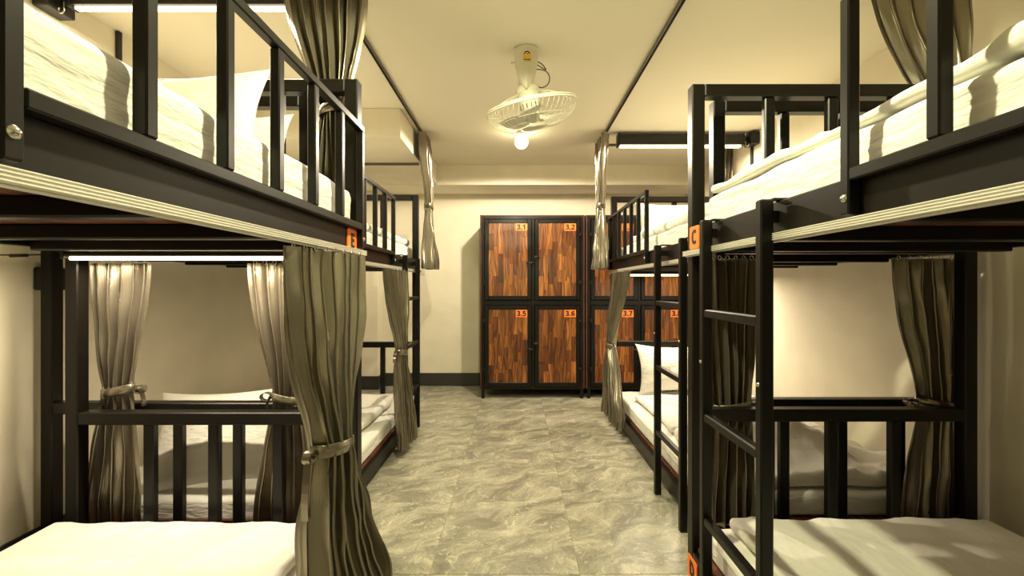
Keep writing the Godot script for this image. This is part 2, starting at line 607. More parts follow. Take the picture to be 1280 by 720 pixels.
# s: -1 bed on the left wall, 1 on the right; xa: |x| of the aisle face; d0, d1: near and far end; g0, g1: guard; l0, l1: ladder
func bunk(label: String, s: float, xa: float, d0: float, d1: float, g0: float, g1: float, l0: float, l1: float, lx: float) -> Node3D:
	var xb := xa + BW
	var t := thing("bunk_bed", label, "bunk bed", P(s * (xa + xb) / 2, 0, (d0 + d1) / 2), "black steel bunk beds")
	var k: Material = M.steel
	for d in [d0, d1 - POST]:
		for x in [xa, xb - POST]:
			var po := bar("post", k, t, s * x, s * (x + POST), 0.012, 1.935, d, d + POST)
			bar("foot", M.black_plastic, po, s * (x + 0.002), s * (x + POST - 0.002), 0.0, 0.012, d + 0.002, d + POST - 0.002, 0.002)
		var i0 := xa + POST
		var i1 := xb - POST
		bar("top_rail", k, t, s * i0, s * i1, 1.887, 1.935, d, d + POST)
		bar("end_rail", k, t, s * i0, s * i1, 1.287, 1.372, d + 0.005, d + POST - 0.005)
		bar("head_rail", k, t, s * i0, s * i1, 0.622, 0.670, d, d + POST)
		bar("foot_rail", k, t, s * i0, s * i1, 0.035, 0.118, d + 0.005, d + POST - 0.005)
		for n in 3:
			var xc := lerpf(i0, i1, (n + 1) / 4.0) + (0.0 if n == 1 else (0.006 if n == 0 else -0.006))
			bar("bar", k, t, s * (xc - 0.02), s * (xc + 0.02), 0.118, 0.622, d + 0.010, d + 0.040)
			bar("bar", k, t, s * (xc - 0.02), s * (xc + 0.02), 1.372, 1.887, d + 0.010, d + 0.040)
	var e0 := d0 + POST
	var e1 := d1 - POST
	for x in [xa, xb - 0.04]:
		bar("side_rail", k, t, s * x, s * (x + 0.04), 1.287, 1.372, e0, e1)
		bar("lower_side_rail", k, t, s * x, s * (x + 0.04), 0.035, 0.118, e0, e1)
	# boards on cross beams
	bar("bed_board", M.ply, t, s * (xa + 0.04), s * (xb - 0.04), 1.312, 1.328, e0, e1, 0.001)
	bar("bed_board", M.ply, t, s * (xa + 0.022), s * (xb - 0.022), 0.1185, 0.134, e0, e1, 0.001)
	var d := e1 - 0.12
	while d > e0 + 0.05:
		bar("cross_beam", k, t, s * (xa + 0.04), s * (xb - 0.04), 1.272, 1.312, d - 0.04, d)
		bar("cross_beam", k, t, s * (xa + 0.04), s * (xb - 0.04), 0.075, 0.1185, d - 0.04, d)
		d -= 0.37
	# ribbed aluminium curtain track under the side rail
	var st := start()
	var tl := d1 - d0
	add_box(st, Vector3.ZERO, Vector3(0.028, 0.019, tl), 0.001)
	for n in 4:
		add_box(st, Vector3(0, (n - 1.5) * 0.0052, 0), Vector3(0.033, 0.0026, tl), 0.0008)
	add_box(st, Vector3(0, -0.011, 0), Vector3(0.010, 0.004, tl), 0.0008)
	part("curtain_track", done(st), M.alu, t, P(s * (xa - 0.004), 1.2765, (d0 + d1) / 2))
	# guard bolted to the outside of the rail
	var go := xa - 0.025
	var gr := Node3D.new()
	gr.name = "guard_rail"
	t.add_child(gr, true)
	bar("rail", k, gr, s * go, s * xa, 1.730, 1.755, g0, g1, 0.003)
	bar("rail", k, gr, s * go, s * xa, 1.358, 1.383, g0 + 0.025, g1 - 0.025, 0.003)
	var n_b := int(round((g1 - g0) / 0.200))
	for n in n_b + 1:
		var dc := lerpf(g0 + 0.0125, g1 - 0.0125, float(n) / n_b)
		var ends := n == 0 or n == n_b
		bar("baluster", k, gr, s * go, s * xa, 1.292 if ends else 1.383, 1.730, dc - 0.0125, dc + 0.0125, 0.003)
		if ends:
			var bt := lathe([Vector2(0.0, 0.006), Vector2(0.004, 0.005), Vector2(0.0075, 0.002), Vector2(0.0085, 0.0)], 12)
			part("bolt", bt, M.chrome, gr, P(s * go, 1.325, dc), Basis(Vector3.BACK, s * PI / 2))
	# ladder hooked over the side rail
	var la := Node3D.new()
	la.name = "ladder"
	t.add_child(la, true)
	for dc in [l0, l1]:
		var sl := bar("stile", k, la, s * lx, s * (lx + 0.035), 0.006, 1.375, dc - 0.015, dc + 0.015)
		bar("hook", k, la, s * (lx + 0.035), s * (xa + 0.03), 1.3725, 1.379, dc - 0.012, dc + 0.012, 0.001)
		bar("hook", k, la, s * (lx + 0.035), s * xa, 1.315, 1.345, dc - 0.012, dc + 0.012, 0.001)
		bar("stile_cap", M.black_plastic, la, s * (lx + 0.001), s * (lx + 0.034), 0.0, 0.006, dc - 0.014, dc + 0.014, 0.001)
		part("bolt", lathe([Vector2(0.0, 0.005), Vector2(0.004, 0.004), Vector2(0.006, 0.0)], 12), M.chrome, la, P(s * lx, 0.89, dc), Basis(Vector3.BACK, s * PI / 2))
	for h in [0.348, 0.702, 1.056]:
		bar("rung", k, la, s * (lx + 0.003), s * (lx + 0.032), h - 0.014, h + 0.014, l0 + 0.015, l1 - 0.015)
	return t

# orange plate with a letter on the aisle side
func bed_plate(letter: String, bed: Node3D, s: float, x: float, h: float, d: float) -> void:
	var b := Basis(Vector3.UP, -s * PI / 2)
	var pl := part("letter_plate", plate(round_rect(0.088, 0.086, 0.009), 0.004), M.orange, bed, P(s * x, h, d), b)
	pl.set_meta("label", "orange plate with a black letter " + letter)
	obj("letter", lettering(letter, 0.072, M.ink), M.ink, pl, Vector3(0, 0, 0.0024))

# ---------------------------------------------------------------- bedding
func mattress(label: String, s: float, x0: float, x1: float, h0: float, h1: float, d0: float, d1: float, sd: int, amp := 0.005) -> void:
	var n := noise(sd, 1.0, 3)
	var size := Vector3(absf(x1 - x0), h1 - h0, d1 - d0)
	var hy := size.y / 2
	var warp := func(p: Vector3, nm: Vector3) -> Vector3:
		var side := absf(nm.x) + absf(nm.z)
		var a := amp * side * n.get_noise_3d(p.x * 1.6, p.y * 26.0 + p.z * 2.2 + p.x * 2.2, p.z * 1.6)
		var b := 0.010 * maxf(nm.y, 0.0) * n.get_noise_3d(p.x * 3.0, 5.0, p.z * 2.4)
		var lift := clampf((p.y + hy) / size.y, 0.0, 1.0)
		return p + nm * (a * lift + b)
	var m := soft_box(size, minf(0.022, size.y * 0.42), Vector3i(18, 14, 44), warp)
	var o := obj("mattress", m, M.sheet, self, P(s * (x0 + x1) / 2, (h0 + h1) / 2, (d0 + d1) / 2))
	tag(o, label, "mattress", "mattresses in white sheets")

# a quilt lying on a mattress, RISE(x, z) lifts it
func duvet(label: String, s: float, x0: float, x1: float, h: float, th: float, d0: float, d1: float, sd: int, amp: float, rise = null) -> void:
	var n := noise(sd, 1.0, 3)
	var size := Vector3(absf(x1 - x0), th, d1 - d0)
	var warp := func(p: Vector3, nm: Vector3) -> Vector3:
		var up := clampf((p.y + th / 2) / th, 0.0, 1.0)
		var q := p
		q.x += 0.018 * n.get_noise_2d(p.z * 3.0, 2.0) * absf(p.x) / size.x * 2.0
		q.z += 0.02 * n.get_noise_2d(p.x * 3.0, 7.0) * absf(p.z) / size.z * 2.0
		var ridge := 1.0 - absf(n.get_noise_2d(p.x * 3.2 + 0.8 * p.z + 11.0, p.z * 1.7))
		q.y += up * amp * (n.get_noise_2d(p.x * 2.2, p.z * 2.2) + 0.9 * pow(ridge, 7.0) * 0.6)
		if rise != null:
			q.y += up * rise.call(p.x, -p.z)
		return q
	var m := soft_box(size, th * 0.46, Vector3i(40, 3, 50), warp)
	var o := obj("duvet", m, M.duvet, self, P(s * (x0 + x1) / 2, h + th / 2, (d0 + d1) / 2))
	tag(o, label, "duvet", "white duvets")

func pillow_mesh(w: float, l: float, th: float, sd: int) -> ArrayMesh:
	var n := noise(sd, 1.0, 3)
	var st := start()
	st.set_smooth_group(0)
	var nn := 30
	for sg in [-1.0, 1.0]:
		var grid := []
		for i in nn + 1:
			var row := []
			for j in nn + 1:
				var u := sin((float(i) / nn - 0.5) * PI)
				var v := sin((float(j) / nn - 0.5) * PI)
				var x := w / 2 * u * (1.0 - 0.11 * (1.0 - v * v))
				var y := l / 2 * v * (1.0 - 0.16 * (1.0 - u * u))
				var e := clampf((1.0 - u * u) * (1.0 - v * v), 0.0, 1.0)
				var t := th / 2 * pow(e, 0.50) if e > 0.00001 else 0.0
				t *= 1.0 + 0.14 * n.get_noise_2d(u * 1.4 + sg * 5.0, v * 1.4) + 0.07 * n.get_noise_2d(u * 4.0 + sg * 9.0, v * 4.0)
				row.append(Vector3(x, y, sg * t))
			grid.append(row)
		for i in nn:
			for j in nn:
				quad(st, grid[i][j], grid[i + 1][j], grid[i + 1][j + 1], grid[i][j + 1], Vector3(0, 0, sg))
	return done(st)

func pillow(label: String, at: Vector3, b: Basis, w: float, l: float, th: float, sd: int) -> void:
	var o := obj("pillow", pillow_mesh(w, l, th, sd), M.sheet, self, at, b)
	tag(o, label, "pillow", "white pillows")

# ---------------------------------------------------------------- curtains
# levels: [h, x, d, width, depth]; dir: direction of the cloth's width on the plan (x, d)
func curtain(label: String, levels: Array, dir: Vector2, folds: float, sd: int, tie: int, tail: float, hooks := 6, flap := 0.0) -> void:
	var n := noise(sd, 1.0, 2)
	dir = dir.normalized()
	var nrm := Vector2(-dir.y, dir.x)
	var rows := 56
	var cols := int(folds * 12)
	var htop: float = levels[0][0]
	var hbot: float = levels[levels.size() - 1][0]
	var base := P(levels[0][1], hbot, levels[0][2])
	var t := thing("curtain", label, "curtain", base, "taupe satin curtains")
	var at := func(h: float) -> Array:
		for i in levels.size() - 1:
			var a: Array = levels[i]
			var b: Array = levels[i + 1]
			if h <= a[0] and h >= b[0] - 0.00001:
				var f := clampf((a[0] - h) / (a[0] - b[0]), 0.0, 1.0)
				# slack cloth hangs full from the top and draws in close to the tie
				var g := smoothstep(0.0, 1.0, f)
				if i + 1 == tie:
					g = pow(f, 1.9) * 0.75 + 0.25 * g
				elif i == tie:
					g = 1.0 - pow(1.0 - f, 1.7)
				return [lerpf(a[1], b[1], smoothstep(0, 1, f)), lerpf(a[2], b[2], smoothstep(0, 1, f)), lerpf(a[3], b[3], g), lerpf(a[4], b[4], g)]
		return []
	var st := start()
	st.set_smooth_group(0)
	var grid := []
	var uvs := []
	for r in rows + 1:
		var h := lerpf(htop, hbot, float(r) / rows)
		var L: Array = at.call(h)
		var row := []
		var uvr := []
		for c in cols + 1:
			var u := float(c) / cols
			var un := u + 0.045 * n.get_noise_2d(u * 4.0, 3.0) + 0.007 * n.get_noise_2d(u * 3.0, h * 1.6)
			var ph := TAU * folds * un + 0.25 * n.get_noise_2d(u * 5.0, h * 1.2)
			var sw := sin(ph)
			var wave := signf(sw) * pow(absf(sw), 0.9) * (0.80 + 0.45 * n.get_noise_2d(u * 9.0, h * 1.2 + 20.0))
			var edge := smoothstep(0.0, 0.04, u) * smoothstep(1.0, 0.96, u) * 0.5 + 0.5
			if tie > 0:
				var near := exp(-pow((h - levels[tie][0]) / 0.16, 2.0))
				edge *= lerpf(1.0, 0.18 + 0.9 * sqrt(maxf(1.0 - pow(2.0 * u - 1.0, 2.0), 0.0)), near)
			var off: float = (u - 0.5) * L[2] + 0.16 * L[2] / folds * sin(2.0 * ph)
			var dep: float = wave * L[3] * edge + 0.35 * L[3] * n.get_noise_2d(u * 2.0 + 7.0, h * 3.0)
			var x: float = L[0] + dir.x * off + nrm.x * dep
			var d: float = L[1] + dir.y * off + nrm.y * dep
			var hh := h
			if r == rows:
				hh += 0.006 * n.get_noise_2d(u * 6.0, 1.0)
			row.append(P(x, hh, d) - base)
			uvr.append(Vector2(u * folds * 0.5, (htop - h) * 1.2))
		grid.append(row)
		uvs.append(uvr)
	var out := Vector3(nrm.x, 0, -nrm.y)
	for r in rows:
		for c in cols:
			var a := [r, c, r, c + 1, r + 1, c + 1, r + 1, c]
			var ix := [[r, c], [r, c + 1], [r + 1, c + 1], [r, c], [r + 1, c + 1], [r + 1, c]]
			for q in ix:
				st.set_uv(uvs[q[0]][q[1]])
				st.add_vertex(grid[q[0]][q[1]])
	obj("cloth", done(st), M.satin, t)
	# tieback: a band round the gathered cloth, a loop and a tail
	if tie > 0:
		var L: Array = levels[tie]
		var c0 := P(L[1], L[0], L[2]) - base
		var dx := Vector3(dir.x, 0, -dir.y)
		var dn := out
		var a: float = L[3] / 2 + 0.006
		var b: float = L[4] * 0.96 + 0.004
		var bst := start()
		bst.set_smooth_group(0)
		var prof := [Vector2(0, -0.019), Vector2(0.0022, -0.0175), Vector2(0.0030, 0.0), Vector2(0.0022, 0.0175), Vector2(0, 0.019), Vector2(-0.001, 0.0)]
		var N := 32
		var rings := []
		for i in N:
			var an := TAU * i / N
			var ring := []
			for q in prof:
				var rr := Vector3(dx * cos(an) * (a + q.x) + dn * sin(an) * (b + q.x))
				ring.append(c0 + rr + Vector3.UP * (q.y + 0.012 * cos(an) * signf(tail)))
			rings.append(ring)
		for i in N:
			var j := (i + 1) % N
			for q in prof.size():
				var q2 := (q + 1) % prof.size()
				var mid: Vector3 = (rings[i][q] + rings[i][q2]) * 0.5
				var cen: Vector3 = (rings[i][0] + rings[i][2] + rings[i][4] + rings[i][5]) * 0.25
				quad(bst, rings[i][q], rings[i][q2], rings[j][q2], rings[j][q], mid - cen)
		var tb := obj("tieback", done(bst), M.satin, t)
		# loop and tail at the end that TAIL points to
		var sd2 := signf(tail)
		var k0 := c0 + dx * sd2 * (a + 0.004) + Vector3.UP * 0.008
		var lst := start()
		var ribbon := func(pts: Array, wd: float) -> void:
			lst.set_smooth_group(0)
			var side := dn
			for i in pts.size() - 1:
				var p: Vector3 = pts[i]
				var q: Vector3 = pts[i + 1]
				var tg := (q - p).normalized()
				var up := tg.cross(side).normalized() * 0.0012
				for sg in [-1.0, 1.0]:
					quad(lst, p - side * wd / 2 + up * sg, p + side * wd / 2 + up * sg, q + side * wd / 2 + up * sg, q - side * wd / 2 + up * sg, up * sg)
		var loop := []
		for i in 13:
			var an := TAU * i / 12.0
			loop.append(k0 + dx * sd2 * 0.022 * (1.0 - cos(an)) + Vector3.UP * 0.016 * sin(an))
		ribbon.call(loop, 0.022)
		var tl := []
		for i in 8:
			var f := i / 7.0
			tl.append(k0 + dx * sd2 * (0.012 + 0.016 * sin(f * 2.0)) - Vector3.UP * absf(tail) * f + dn * 0.012)
		ribbon.call(tl, 0.020)
		obj("bow", done(lst), M.satin, tb)
	# hooks between the cloth and its track
	for i in hooks:
		var u := (i + 0.5) / hooks
		var L0: Array = levels[0]
		var off: float = (u - 0.5) * L0[3] * 0.94
		var p := P(L0[1] + dir.x * off, htop, L0[2] + dir.y * off) - base
		var ring := []
		for q in 10:
			var an := TAU * q / 10.0
			ring.append(p + Vector3(dir.x * cos(an), 0, -dir.y * cos(an)) * 0.007 + Vector3.UP * (0.003 + 0.009 * sin(an)))
		obj("hook", tube(ring, 0.0014, 5, true), M.chrome, t)

func track(label: String, a: Vector3, b: Vector3, group: String) -> void:
	var mid := (a + b) / 2
	var ln := (b - a).length()
	var st := start()
	var along_z := absf(b.z - a.z) > absf(b.x - a.x)
	var sz := func(w: float, h: float) -> Vector3:
		return Vector3(w, h, ln) if along_z else Vector3(ln, h, w)
	var sh := func(o: float) -> Vector3:
		return Vector3(o, 0, 0) if along_z else Vector3(0, 0, o)
	add_box(st, Vector3(0, -0.003, 0), sz.call(0.020, 0.006), 0.001)
	for o in [-0.009, 0.009]:
		add_box(st, Vector3(0, -0.010, 0) + (sh.call(o) as Vector3), sz.call(0.003, 0.016), 0.001)
	var o2 := obj("curtain_rail", done(st), M.alu, self, mid)
	tag(o2, label, "curtain rail", group)
	o2.material_override = M.rail

# ---------------------------------------------------------------- lockers
func stave_mesh(w: float, h: float, u0: float, v0: float) -> ArrayMesh:
	var st := start()
	st.set_smooth_group(-1)
	var x := w / 2 - 0.0004
	var y := h / 2 - 0.0004
	var z := 0.006
	var b := 0.0007
	var put := func(p: Vector3):
		st.set_uv(Vector2(u0 + (p.x + x) * 1.3, v0 + (p.y + y) * 0.9))
		st.add_vertex(p)
	var f := [Vector3(-x + b, -y + b, z), Vector3(-x + b, y - b, z), Vector3(x - b, y - b, z), Vector3(x - b, -y + b, z)]
	var e := [Vector3(-x, -y, z - b), Vector3(-x, y, z - b), Vector3(x, y, z - b), Vector3(x, -y, z - b)]
	var g := [Vector3(-x, -y, 0), Vector3(-x, y, 0), Vector3(x, y, 0), Vector3(x, -y, 0)]
	for i in [0, 1, 2, 0, 2, 3]:
		put.call(f[i])
	for k in 4:
		var k2 := (k + 1) % 4
		for pr in [[f, e], [e, g]]:
			for v in [pr[0][k], pr[1][k], pr[1][k2], pr[0][k], pr[1][k2], pr[0][k2]]:
				put.call(v)
	return done(st)

func locker(label: String, x0: float, numbers: Array, sd: int) -> void:
	var d := 4.62
	var t := thing("locker", label, "locker", P(x0 + 0.5365, 0, d + 0.26), "steel and wood lockers")
	var rng := RandomNumberGenerator.new()
	rng.seed = sd
	var x1 := x0 + 1.073
	var dk := d + 0.52
	var k: Material = M.steel
	# wooden carcass between steel corner posts
	bar("side_panel", M.locker_wood, t, x0, x0 + 0.016, 0.10, 1.866, d + 0.004, dk, 0.001)
	bar("side_panel", M.locker_wood, t, x1 - 0.016, x1, 0.10, 1.866, d + 0.004, dk, 0.001)
	bar("top_panel", M.locker_wood, t, x0, x1, 1.866, 1.880, d + 0.002, dk, 0.001)
	bar("bottom_panel", M.locker_wood, t, x0 + 0.016, x1 - 0.016, 0.10, 0.115, d + 0.03, dk, 0.001)
	bar("back_panel", M.locker_wood, t, x0 + 0.016, x1 - 0.016, 0.115, 1.866, dk - 0.012, dk, 0.001)
	bar("shelf", M.locker_wood, t, x0 + 0.016, x1 - 0.016, 0.975, 0.99, d + 0.035, dk - 0.012, 0.001)
	for x in [x0 + 0.016, x1 - 0.046]:
		for dd in [d, dk - 0.045]:
			bar("leg", k, t, x, x + 0.03, 0.0, 1.866 if dd == d else 0.10, dd, dd + 0.03, 0.002)
	var xm := x0 + 0.5365 + 0.008
	bar("mullion", k, t, xm - 0.014, xm + 0.014, 0.125, 1.84, d, d + 0.03, 0.002)
	for h in [[1.838, 1.866], [0.955, 1.005], [0.092, 0.122]]:
		bar("cross_rail", k, t, x0 + 0.046, x1 - 0.046, h[0], h[1], d + 0.001, d + 0.031, 0.002)
	var cols := [[x0 + 0.050, xm - 0.018], [xm + 0.018, x1 - 0.050]]
	var rows := [[1.010, 1.833], [0.126, 0.951]]
	for r in 2:
		for c in 2:
			var a: float = cols[c][0]
			var b: float = cols[c][1]
			var h0: float = rows[r][0]
			var h1: float = rows[r][1]
			var st := start()
			var w := b - a
			var h := h1 - h0
			var fr := 0.040
			for q in [[-w / 2 + fr / 2, 0.0, fr, h], [w / 2 - fr / 2, 0.0, fr, h], [0.0, h / 2 - fr / 2, w - 2 * fr, fr], [0.0, -h / 2 + fr / 2, w - 2 * fr, fr]]:
				add_box(st, Vector3(q[0], q[1], 0), Vector3(q[2], q[3], 0.022), 0.003)
			var door := part("door", done(st), k, t, P((a + b) / 2, (h0 + h1) / 2, d - 0.004))
			# glued wooden staves in the frame
			var pw := w - 2 * fr
			var ph := h - 2 * fr
			var nc := 8
			var last := -1
			for i in nc:
				var sw := pw / nc
				var y := -ph / 2
				var first := true
				while y < ph / 2 - 0.02:
					var sl := rng.randf_range(0.16, 0.36) * (0.6 if first else 1.0)
					first = false
					if y + sl > ph / 2 - 0.07:
						sl = ph / 2 - y
					var tone := rng.randi() % 6
					if tone == last or (tone == 5 and rng.randf() < 0.5):
						tone = (tone + 1 + rng.randi() % 3) % 5
					last = tone
					obj("stave", stave_mesh(sw, sl, rng.randf(), rng.randf()), M.staves[tone], door, Vector3(-pw / 2 + sw * (i + 0.5), y + sl / 2, 0.0))
					y += sl
			var pl := obj("number_plate", plate(round_rect(0.118, 0.074, 0.006), 0.003), M.orange, door, Vector3(pw / 2 - 0.061, ph / 2 - 0.040, 0.0085))
			pl.set_meta("label", "orange plate reading " + numbers[r * 2 + c])
			obj("number", lettering(numbers[r * 2 + c], 0.070, M.ink), M.ink, door, Vector3(pw / 2 - 0.061, ph / 2 - 0.040, 0.0108))
			# two hinges on the outer edge, a sliding latch in the middle
			var so := -1.0 if c == 0 else 1.0
			for hy in [h * 0.30, -h * 0.30]:
				var hs := start()
				add_tube(hs, [Vector3(0, -0.03, 0), Vector3(0, 0.03, 0)], 0.007, 10)
				add_box(hs, Vector3(-so * 0.014, 0, -0.004), Vector3(0.026, 0.05, 0.004), 0.001)
				obj("hinge", done(hs), k, door, Vector3(so * (w / 2 + 0.002), hy, 0.014))
			var ls := start()
			var ly := -0.006 if c == 0 else 0.055
			add_tube(ls, [Vector3(-0.035, 0, 0.010), Vector3(0.035, 0, 0.010)], 0.006, 10)
			add_box(ls, Vector3(0, 0, 0.003), Vector3(0.045, 0.032, 0.005), 0.001)
			add_tube(ls, [Vector3(0.012, 0, 0.010), Vector3(0.012, -0.004, 0.028)], 0.004, 8)
			obj("latch", done(ls), M.black_plastic, door, Vector3(-so * (w / 2 - 0.012), ly - 0.03, 0.010))

# ---------------------------------------------------------------- fan
func fan() -> void:
	var d := 2.43
	var t := thing("ceiling_fan", "white orbit fan with a wire cage hanging from the ceiling", "fan", P(0.055, CEIL, d))
	# hanging arm and shield-shaped cover
	obj("mounting_disc", lathe([Vector2(0, -0.03), Vector2(0.056, -0.03), Vector2(0.06, -0.022), Vector2(0.06, 0.0), Vector2(0, 0)], 28), M.white_plastic, t, Vector3(0, 0, -0.03))
	obj("arm", lathe([Vector2(0, -0.19), Vector2(0.030, -0.19), Vector2(0.030, -0.15), Vector2(0.030, -0.03), Vector2(0, -0.03)], 24), M.white_plastic, t, Vector3(-0.014, 0, -0.055))
	var st := start()
	st.set_smooth_group(0)
	var nv := 22
	var nu := 14
	var grid := []
	for i in nv + 1:
		var f := float(i) / nv
		var w := 0.066 * pow(maxf(1.0 - pow(f, 1.7), 0.0), 0.72) + 0.0005
		var row := []
		for j in nu + 1:
			var u := float(j) / nu * 2.0 - 1.0
			var bulge := 0.030 * (1.0 - u * u) * (1.0 - 0.45 * f)
			row.append(Vector3(w * u, -0.012 - 0.215 * f + 0.010 * (1.0 - u * u) * (1.0 - f), 0.036 + bulge - 0.004 * f))
		grid.append(row)
	for i in nv:
		for j in nu:
			quad(st, grid[i][j], grid[i][j + 1], grid[i + 1][j + 1], grid[i + 1][j], Vector3(0, 0, 1))
			var bk := Vector3(0, 0, -0.05)
			if j == 0:
				quad(st, grid[i][0], grid[i][0] + bk, grid[i + 1][0] + bk, grid[i + 1][0], Vector3(-1, 0, 0))
			if j == nu - 1:
				quad(st, grid[i][nu], grid[i][nu] + bk, grid[i + 1][nu] + bk, grid[i + 1][nu], Vector3(1, 0, 0))
	obj("cover", done(st), M.white_plastic, t)
	# yellow rating sticker with its dial
	var sk := obj("rating_sticker", plate(PackedVector2Array([Vector2(-0.020, -0.024), Vector2(0.020, -0.024), Vector2(0.020, 0.010), Vector2(0.014, 0.022), Vector2(0, 0.027), Vector2(-0.014, 0.022), Vector2(-0.020, 0.010)]), 0.001), M.yellow, t, Vector3(0.003, -0.062, 0.0640), Basis(Vector3.RIGHT, -0.06))
	var arc := start()
	var ap := []
	for i in 10:
		var an := PI * i / 9.0
		ap.append(Vector3(cos(an) * 0.013, 0.009 + sin(an) * 0.013, 0.001))
	add_tube(arc, ap, 0.0030, 6)
	obj("dial_arc", done(arc), M.ink, sk)
	obj("dial", plate(round_rect(0.018, 0.016, 0.0075), 0.001), M.white_plastic, sk, Vector3(0, 0.010, 0.001))
	obj("dial_hand", plate(round_rect(0.008, 0.006, 0.0025), 0.001), M.red, sk, Vector3(0.001, 0.008, 0.002))
	obj("sticker_line", plate(round_rect(0.036, 0.003, 0.001), 0.001), M.ink, sk, Vector3(0, -0.021, 0.001))
	# swivel collar, then everything that tilts
	obj("collar", lathe([Vector2(0, -0.035), Vector2(0.055, -0.035), Vector2(0.066, -0.028), Vector2(0.068, 0.0), Vector2(0.058, 0.012), Vector2(0, 0.012)], 28), M.white_plastic, t, Vector3(0.010, -0.200, -0.035), Basis(Vector3.BACK, 0.08))
	var tilt := Basis(Vector3.BACK, 0.19) * Basis(Vector3.RIGHT, 0.17)
	var c := Vector3(0.028, -0.302, -0.035)
	var mo := obj("motor", lathe([Vector2(0, -0.02), Vector2(0.04, -0.02), Vector2(0.056, 0.005), Vector2(0.058, 0.06), Vector2(0.052, 0.088), Vector2(0, 0.09)], 28), M.white_plastic, t, c, tilt)
	for i in 14:
		var an := TAU * i / 14.0
		obj("vent_slot", box(Vector3(0.005, 0.024, 0.002), 0.0005), M.black_plastic, mo, Vector3(sin(an) * 0.0562, 0.012, cos(an) * 0.0562), Basis(Vector3.UP, an))
	var R := 0.246
	var band := []
	for i in 56:
		var an := TAU * i / 56
		band.append(Vector3(cos(an) * R, 0, sin(an) * R))
	var bs := start()
	add_tube(bs, band, 0.0055, 8, true)
	var band2 := []
	for v in band:
		band2.append(v + Vector3(0, 0.010, 0))
	add_tube(bs, band2, 0.0045, 8, true)
	obj("cage_ring", done(bs), M.wire_white, t, c, tilt)
	# rear and front wire cages
	var rear := start()
	for i in 26:
		var an := TAU * i / 26
		var pts := []
		for q in 6:
			var f := q / 5.0
			pts.append(Vector3(cos(an) * lerpf(R, 0.058, f), 0.072 * sin(f * PI / 2), sin(an) * lerpf(R, 0.058, f)))
		add_tube(rear, pts, 0.0009, 4)
	obj("rear_cage", done(rear), M.wire_white, t, c, tilt)
	var front := start()
	for i in 50:
		var an := TAU * i / 50
		var pts := []
		for q in 8:
			var f := q / 7.0
			var rr := R * cos(f * PI / 2 * 0.80)
			pts.append(Vector3(cos(an + f * 0.25) * rr, -0.105 * sin(f * PI / 2), sin(an + f * 0.25) * rr))
		add_tube(front, pts, 0.0008, 4)
	for rr in [[0.20, -0.062], [0.145, -0.088]]:
		var cir := []
		for i in 40:
			var an := TAU * i / 40
			cir.append(Vector3(cos(an) * rr[0], rr[1], sin(an) * rr[0]))
		add_tube(front, cir, 0.0012, 4, true)
	obj("front_cage", done(front), M.wire_white, t, c, tilt)
	obj("front_badge", lathe([Vector2(0, -0.110), Vector2(0.060, -0.107), Vector2(0.074, -0.101), Vector2(0.074, -0.098), Vector2(0, -0.099)], 28), M.white_plastic, t, c, tilt)
	obj("hub", lathe([Vector2(0, -0.075), Vector2(0.02, -0.073), Vector2(0.038, -0.055), Vector2(0.04, -0.02), Vector2(0, -0.02)], 24), M.blade, t, c, tilt)
	for b in 3:
		var bs2 := start()
		bs2.set_smooth_group(0)
		var g2 := []
		for i in 12:
			var f := i / 11.0
			var rr := lerpf(0.034, 0.205, f)
			var wd := 0.45 + 0.55 * sin(PI * clampf(f * 0.86 + 0.1, 0, 1))
			var row := []
			for j in 8:
				var v := j / 7.0 - 0.5
				var an := v * 1.15 * wd + 0.22 * f
				row.append(Vector3(cos(an) * rr, -0.045 - v * 0.055 * (1.0 - 0.4 * f), sin(an) * rr))
			g2.append(row)
		for i in 11:
			for j in 7:
				quad(bs2, g2[i][j], g2[i + 1][j], g2[i + 1][j + 1], g2[i][j + 1], Vector3.UP)
				var dn := Vector3(0, -0.0018, 0)
				quad(bs2, g2[i][j] + dn, g2[i + 1][j] + dn, g2[i + 1][j + 1] + dn, g2[i][j + 1] + dn, Vector3.DOWN)
		obj("blade", done(bs2), M.blade, t, c, tilt * Basis(Vector3.UP, TAU * b / 3.0 + 0.5))
	var wires := [[Vector3(0.058, -0.055, -0.01), Vector3(0.085, -0.075, 0.0), Vector3(0.108, -0.105, 0.0)], [Vector3(0.056, -0.072, -0.01), Vector3(0.085, -0.095, 0.0), Vector3(0.106, -0.106, 0.0)], [Vector3(0.052, -0.102, 0.0), Vector3(0.085, -0.106, 0.0), Vector3(0.112, -0.118, 0.0), Vector3(0.126, -0.146, 0.0), Vector3(0.120, -0.178, 0.0), Vector3(0.098, -0.198, 0.0), Vector3(0.072, -0.200, 0.0), Vector3(0.045, -0.188, 0.0)]]
	for wpts in wires:
		var cv := Curve3D.new()
		for i in wpts.size():
			var pv: Vector3 = wpts[maxi(i - 1, 0)]
			var nx: Vector3 = wpts[mini(i + 1, wpts.size() - 1)]
			cv.add_point(wpts[i], (pv - nx) * 0.17, (nx - pv) * 0.17)
		var pts := []
		for i in 25:
			pts.append(cv.sample_baked(cv.get_baked_length() * i / 24.0, true))
		obj("power_cord", tube(pts, 0.0026, 7), M.black_plastic, t)
	obj("pull_stub", tube([Vector3(-0.05, -0.066, 0.0), Vector3(-0.082, -0.068, 0.0)], 0.004, 8), M.white_plastic, t)

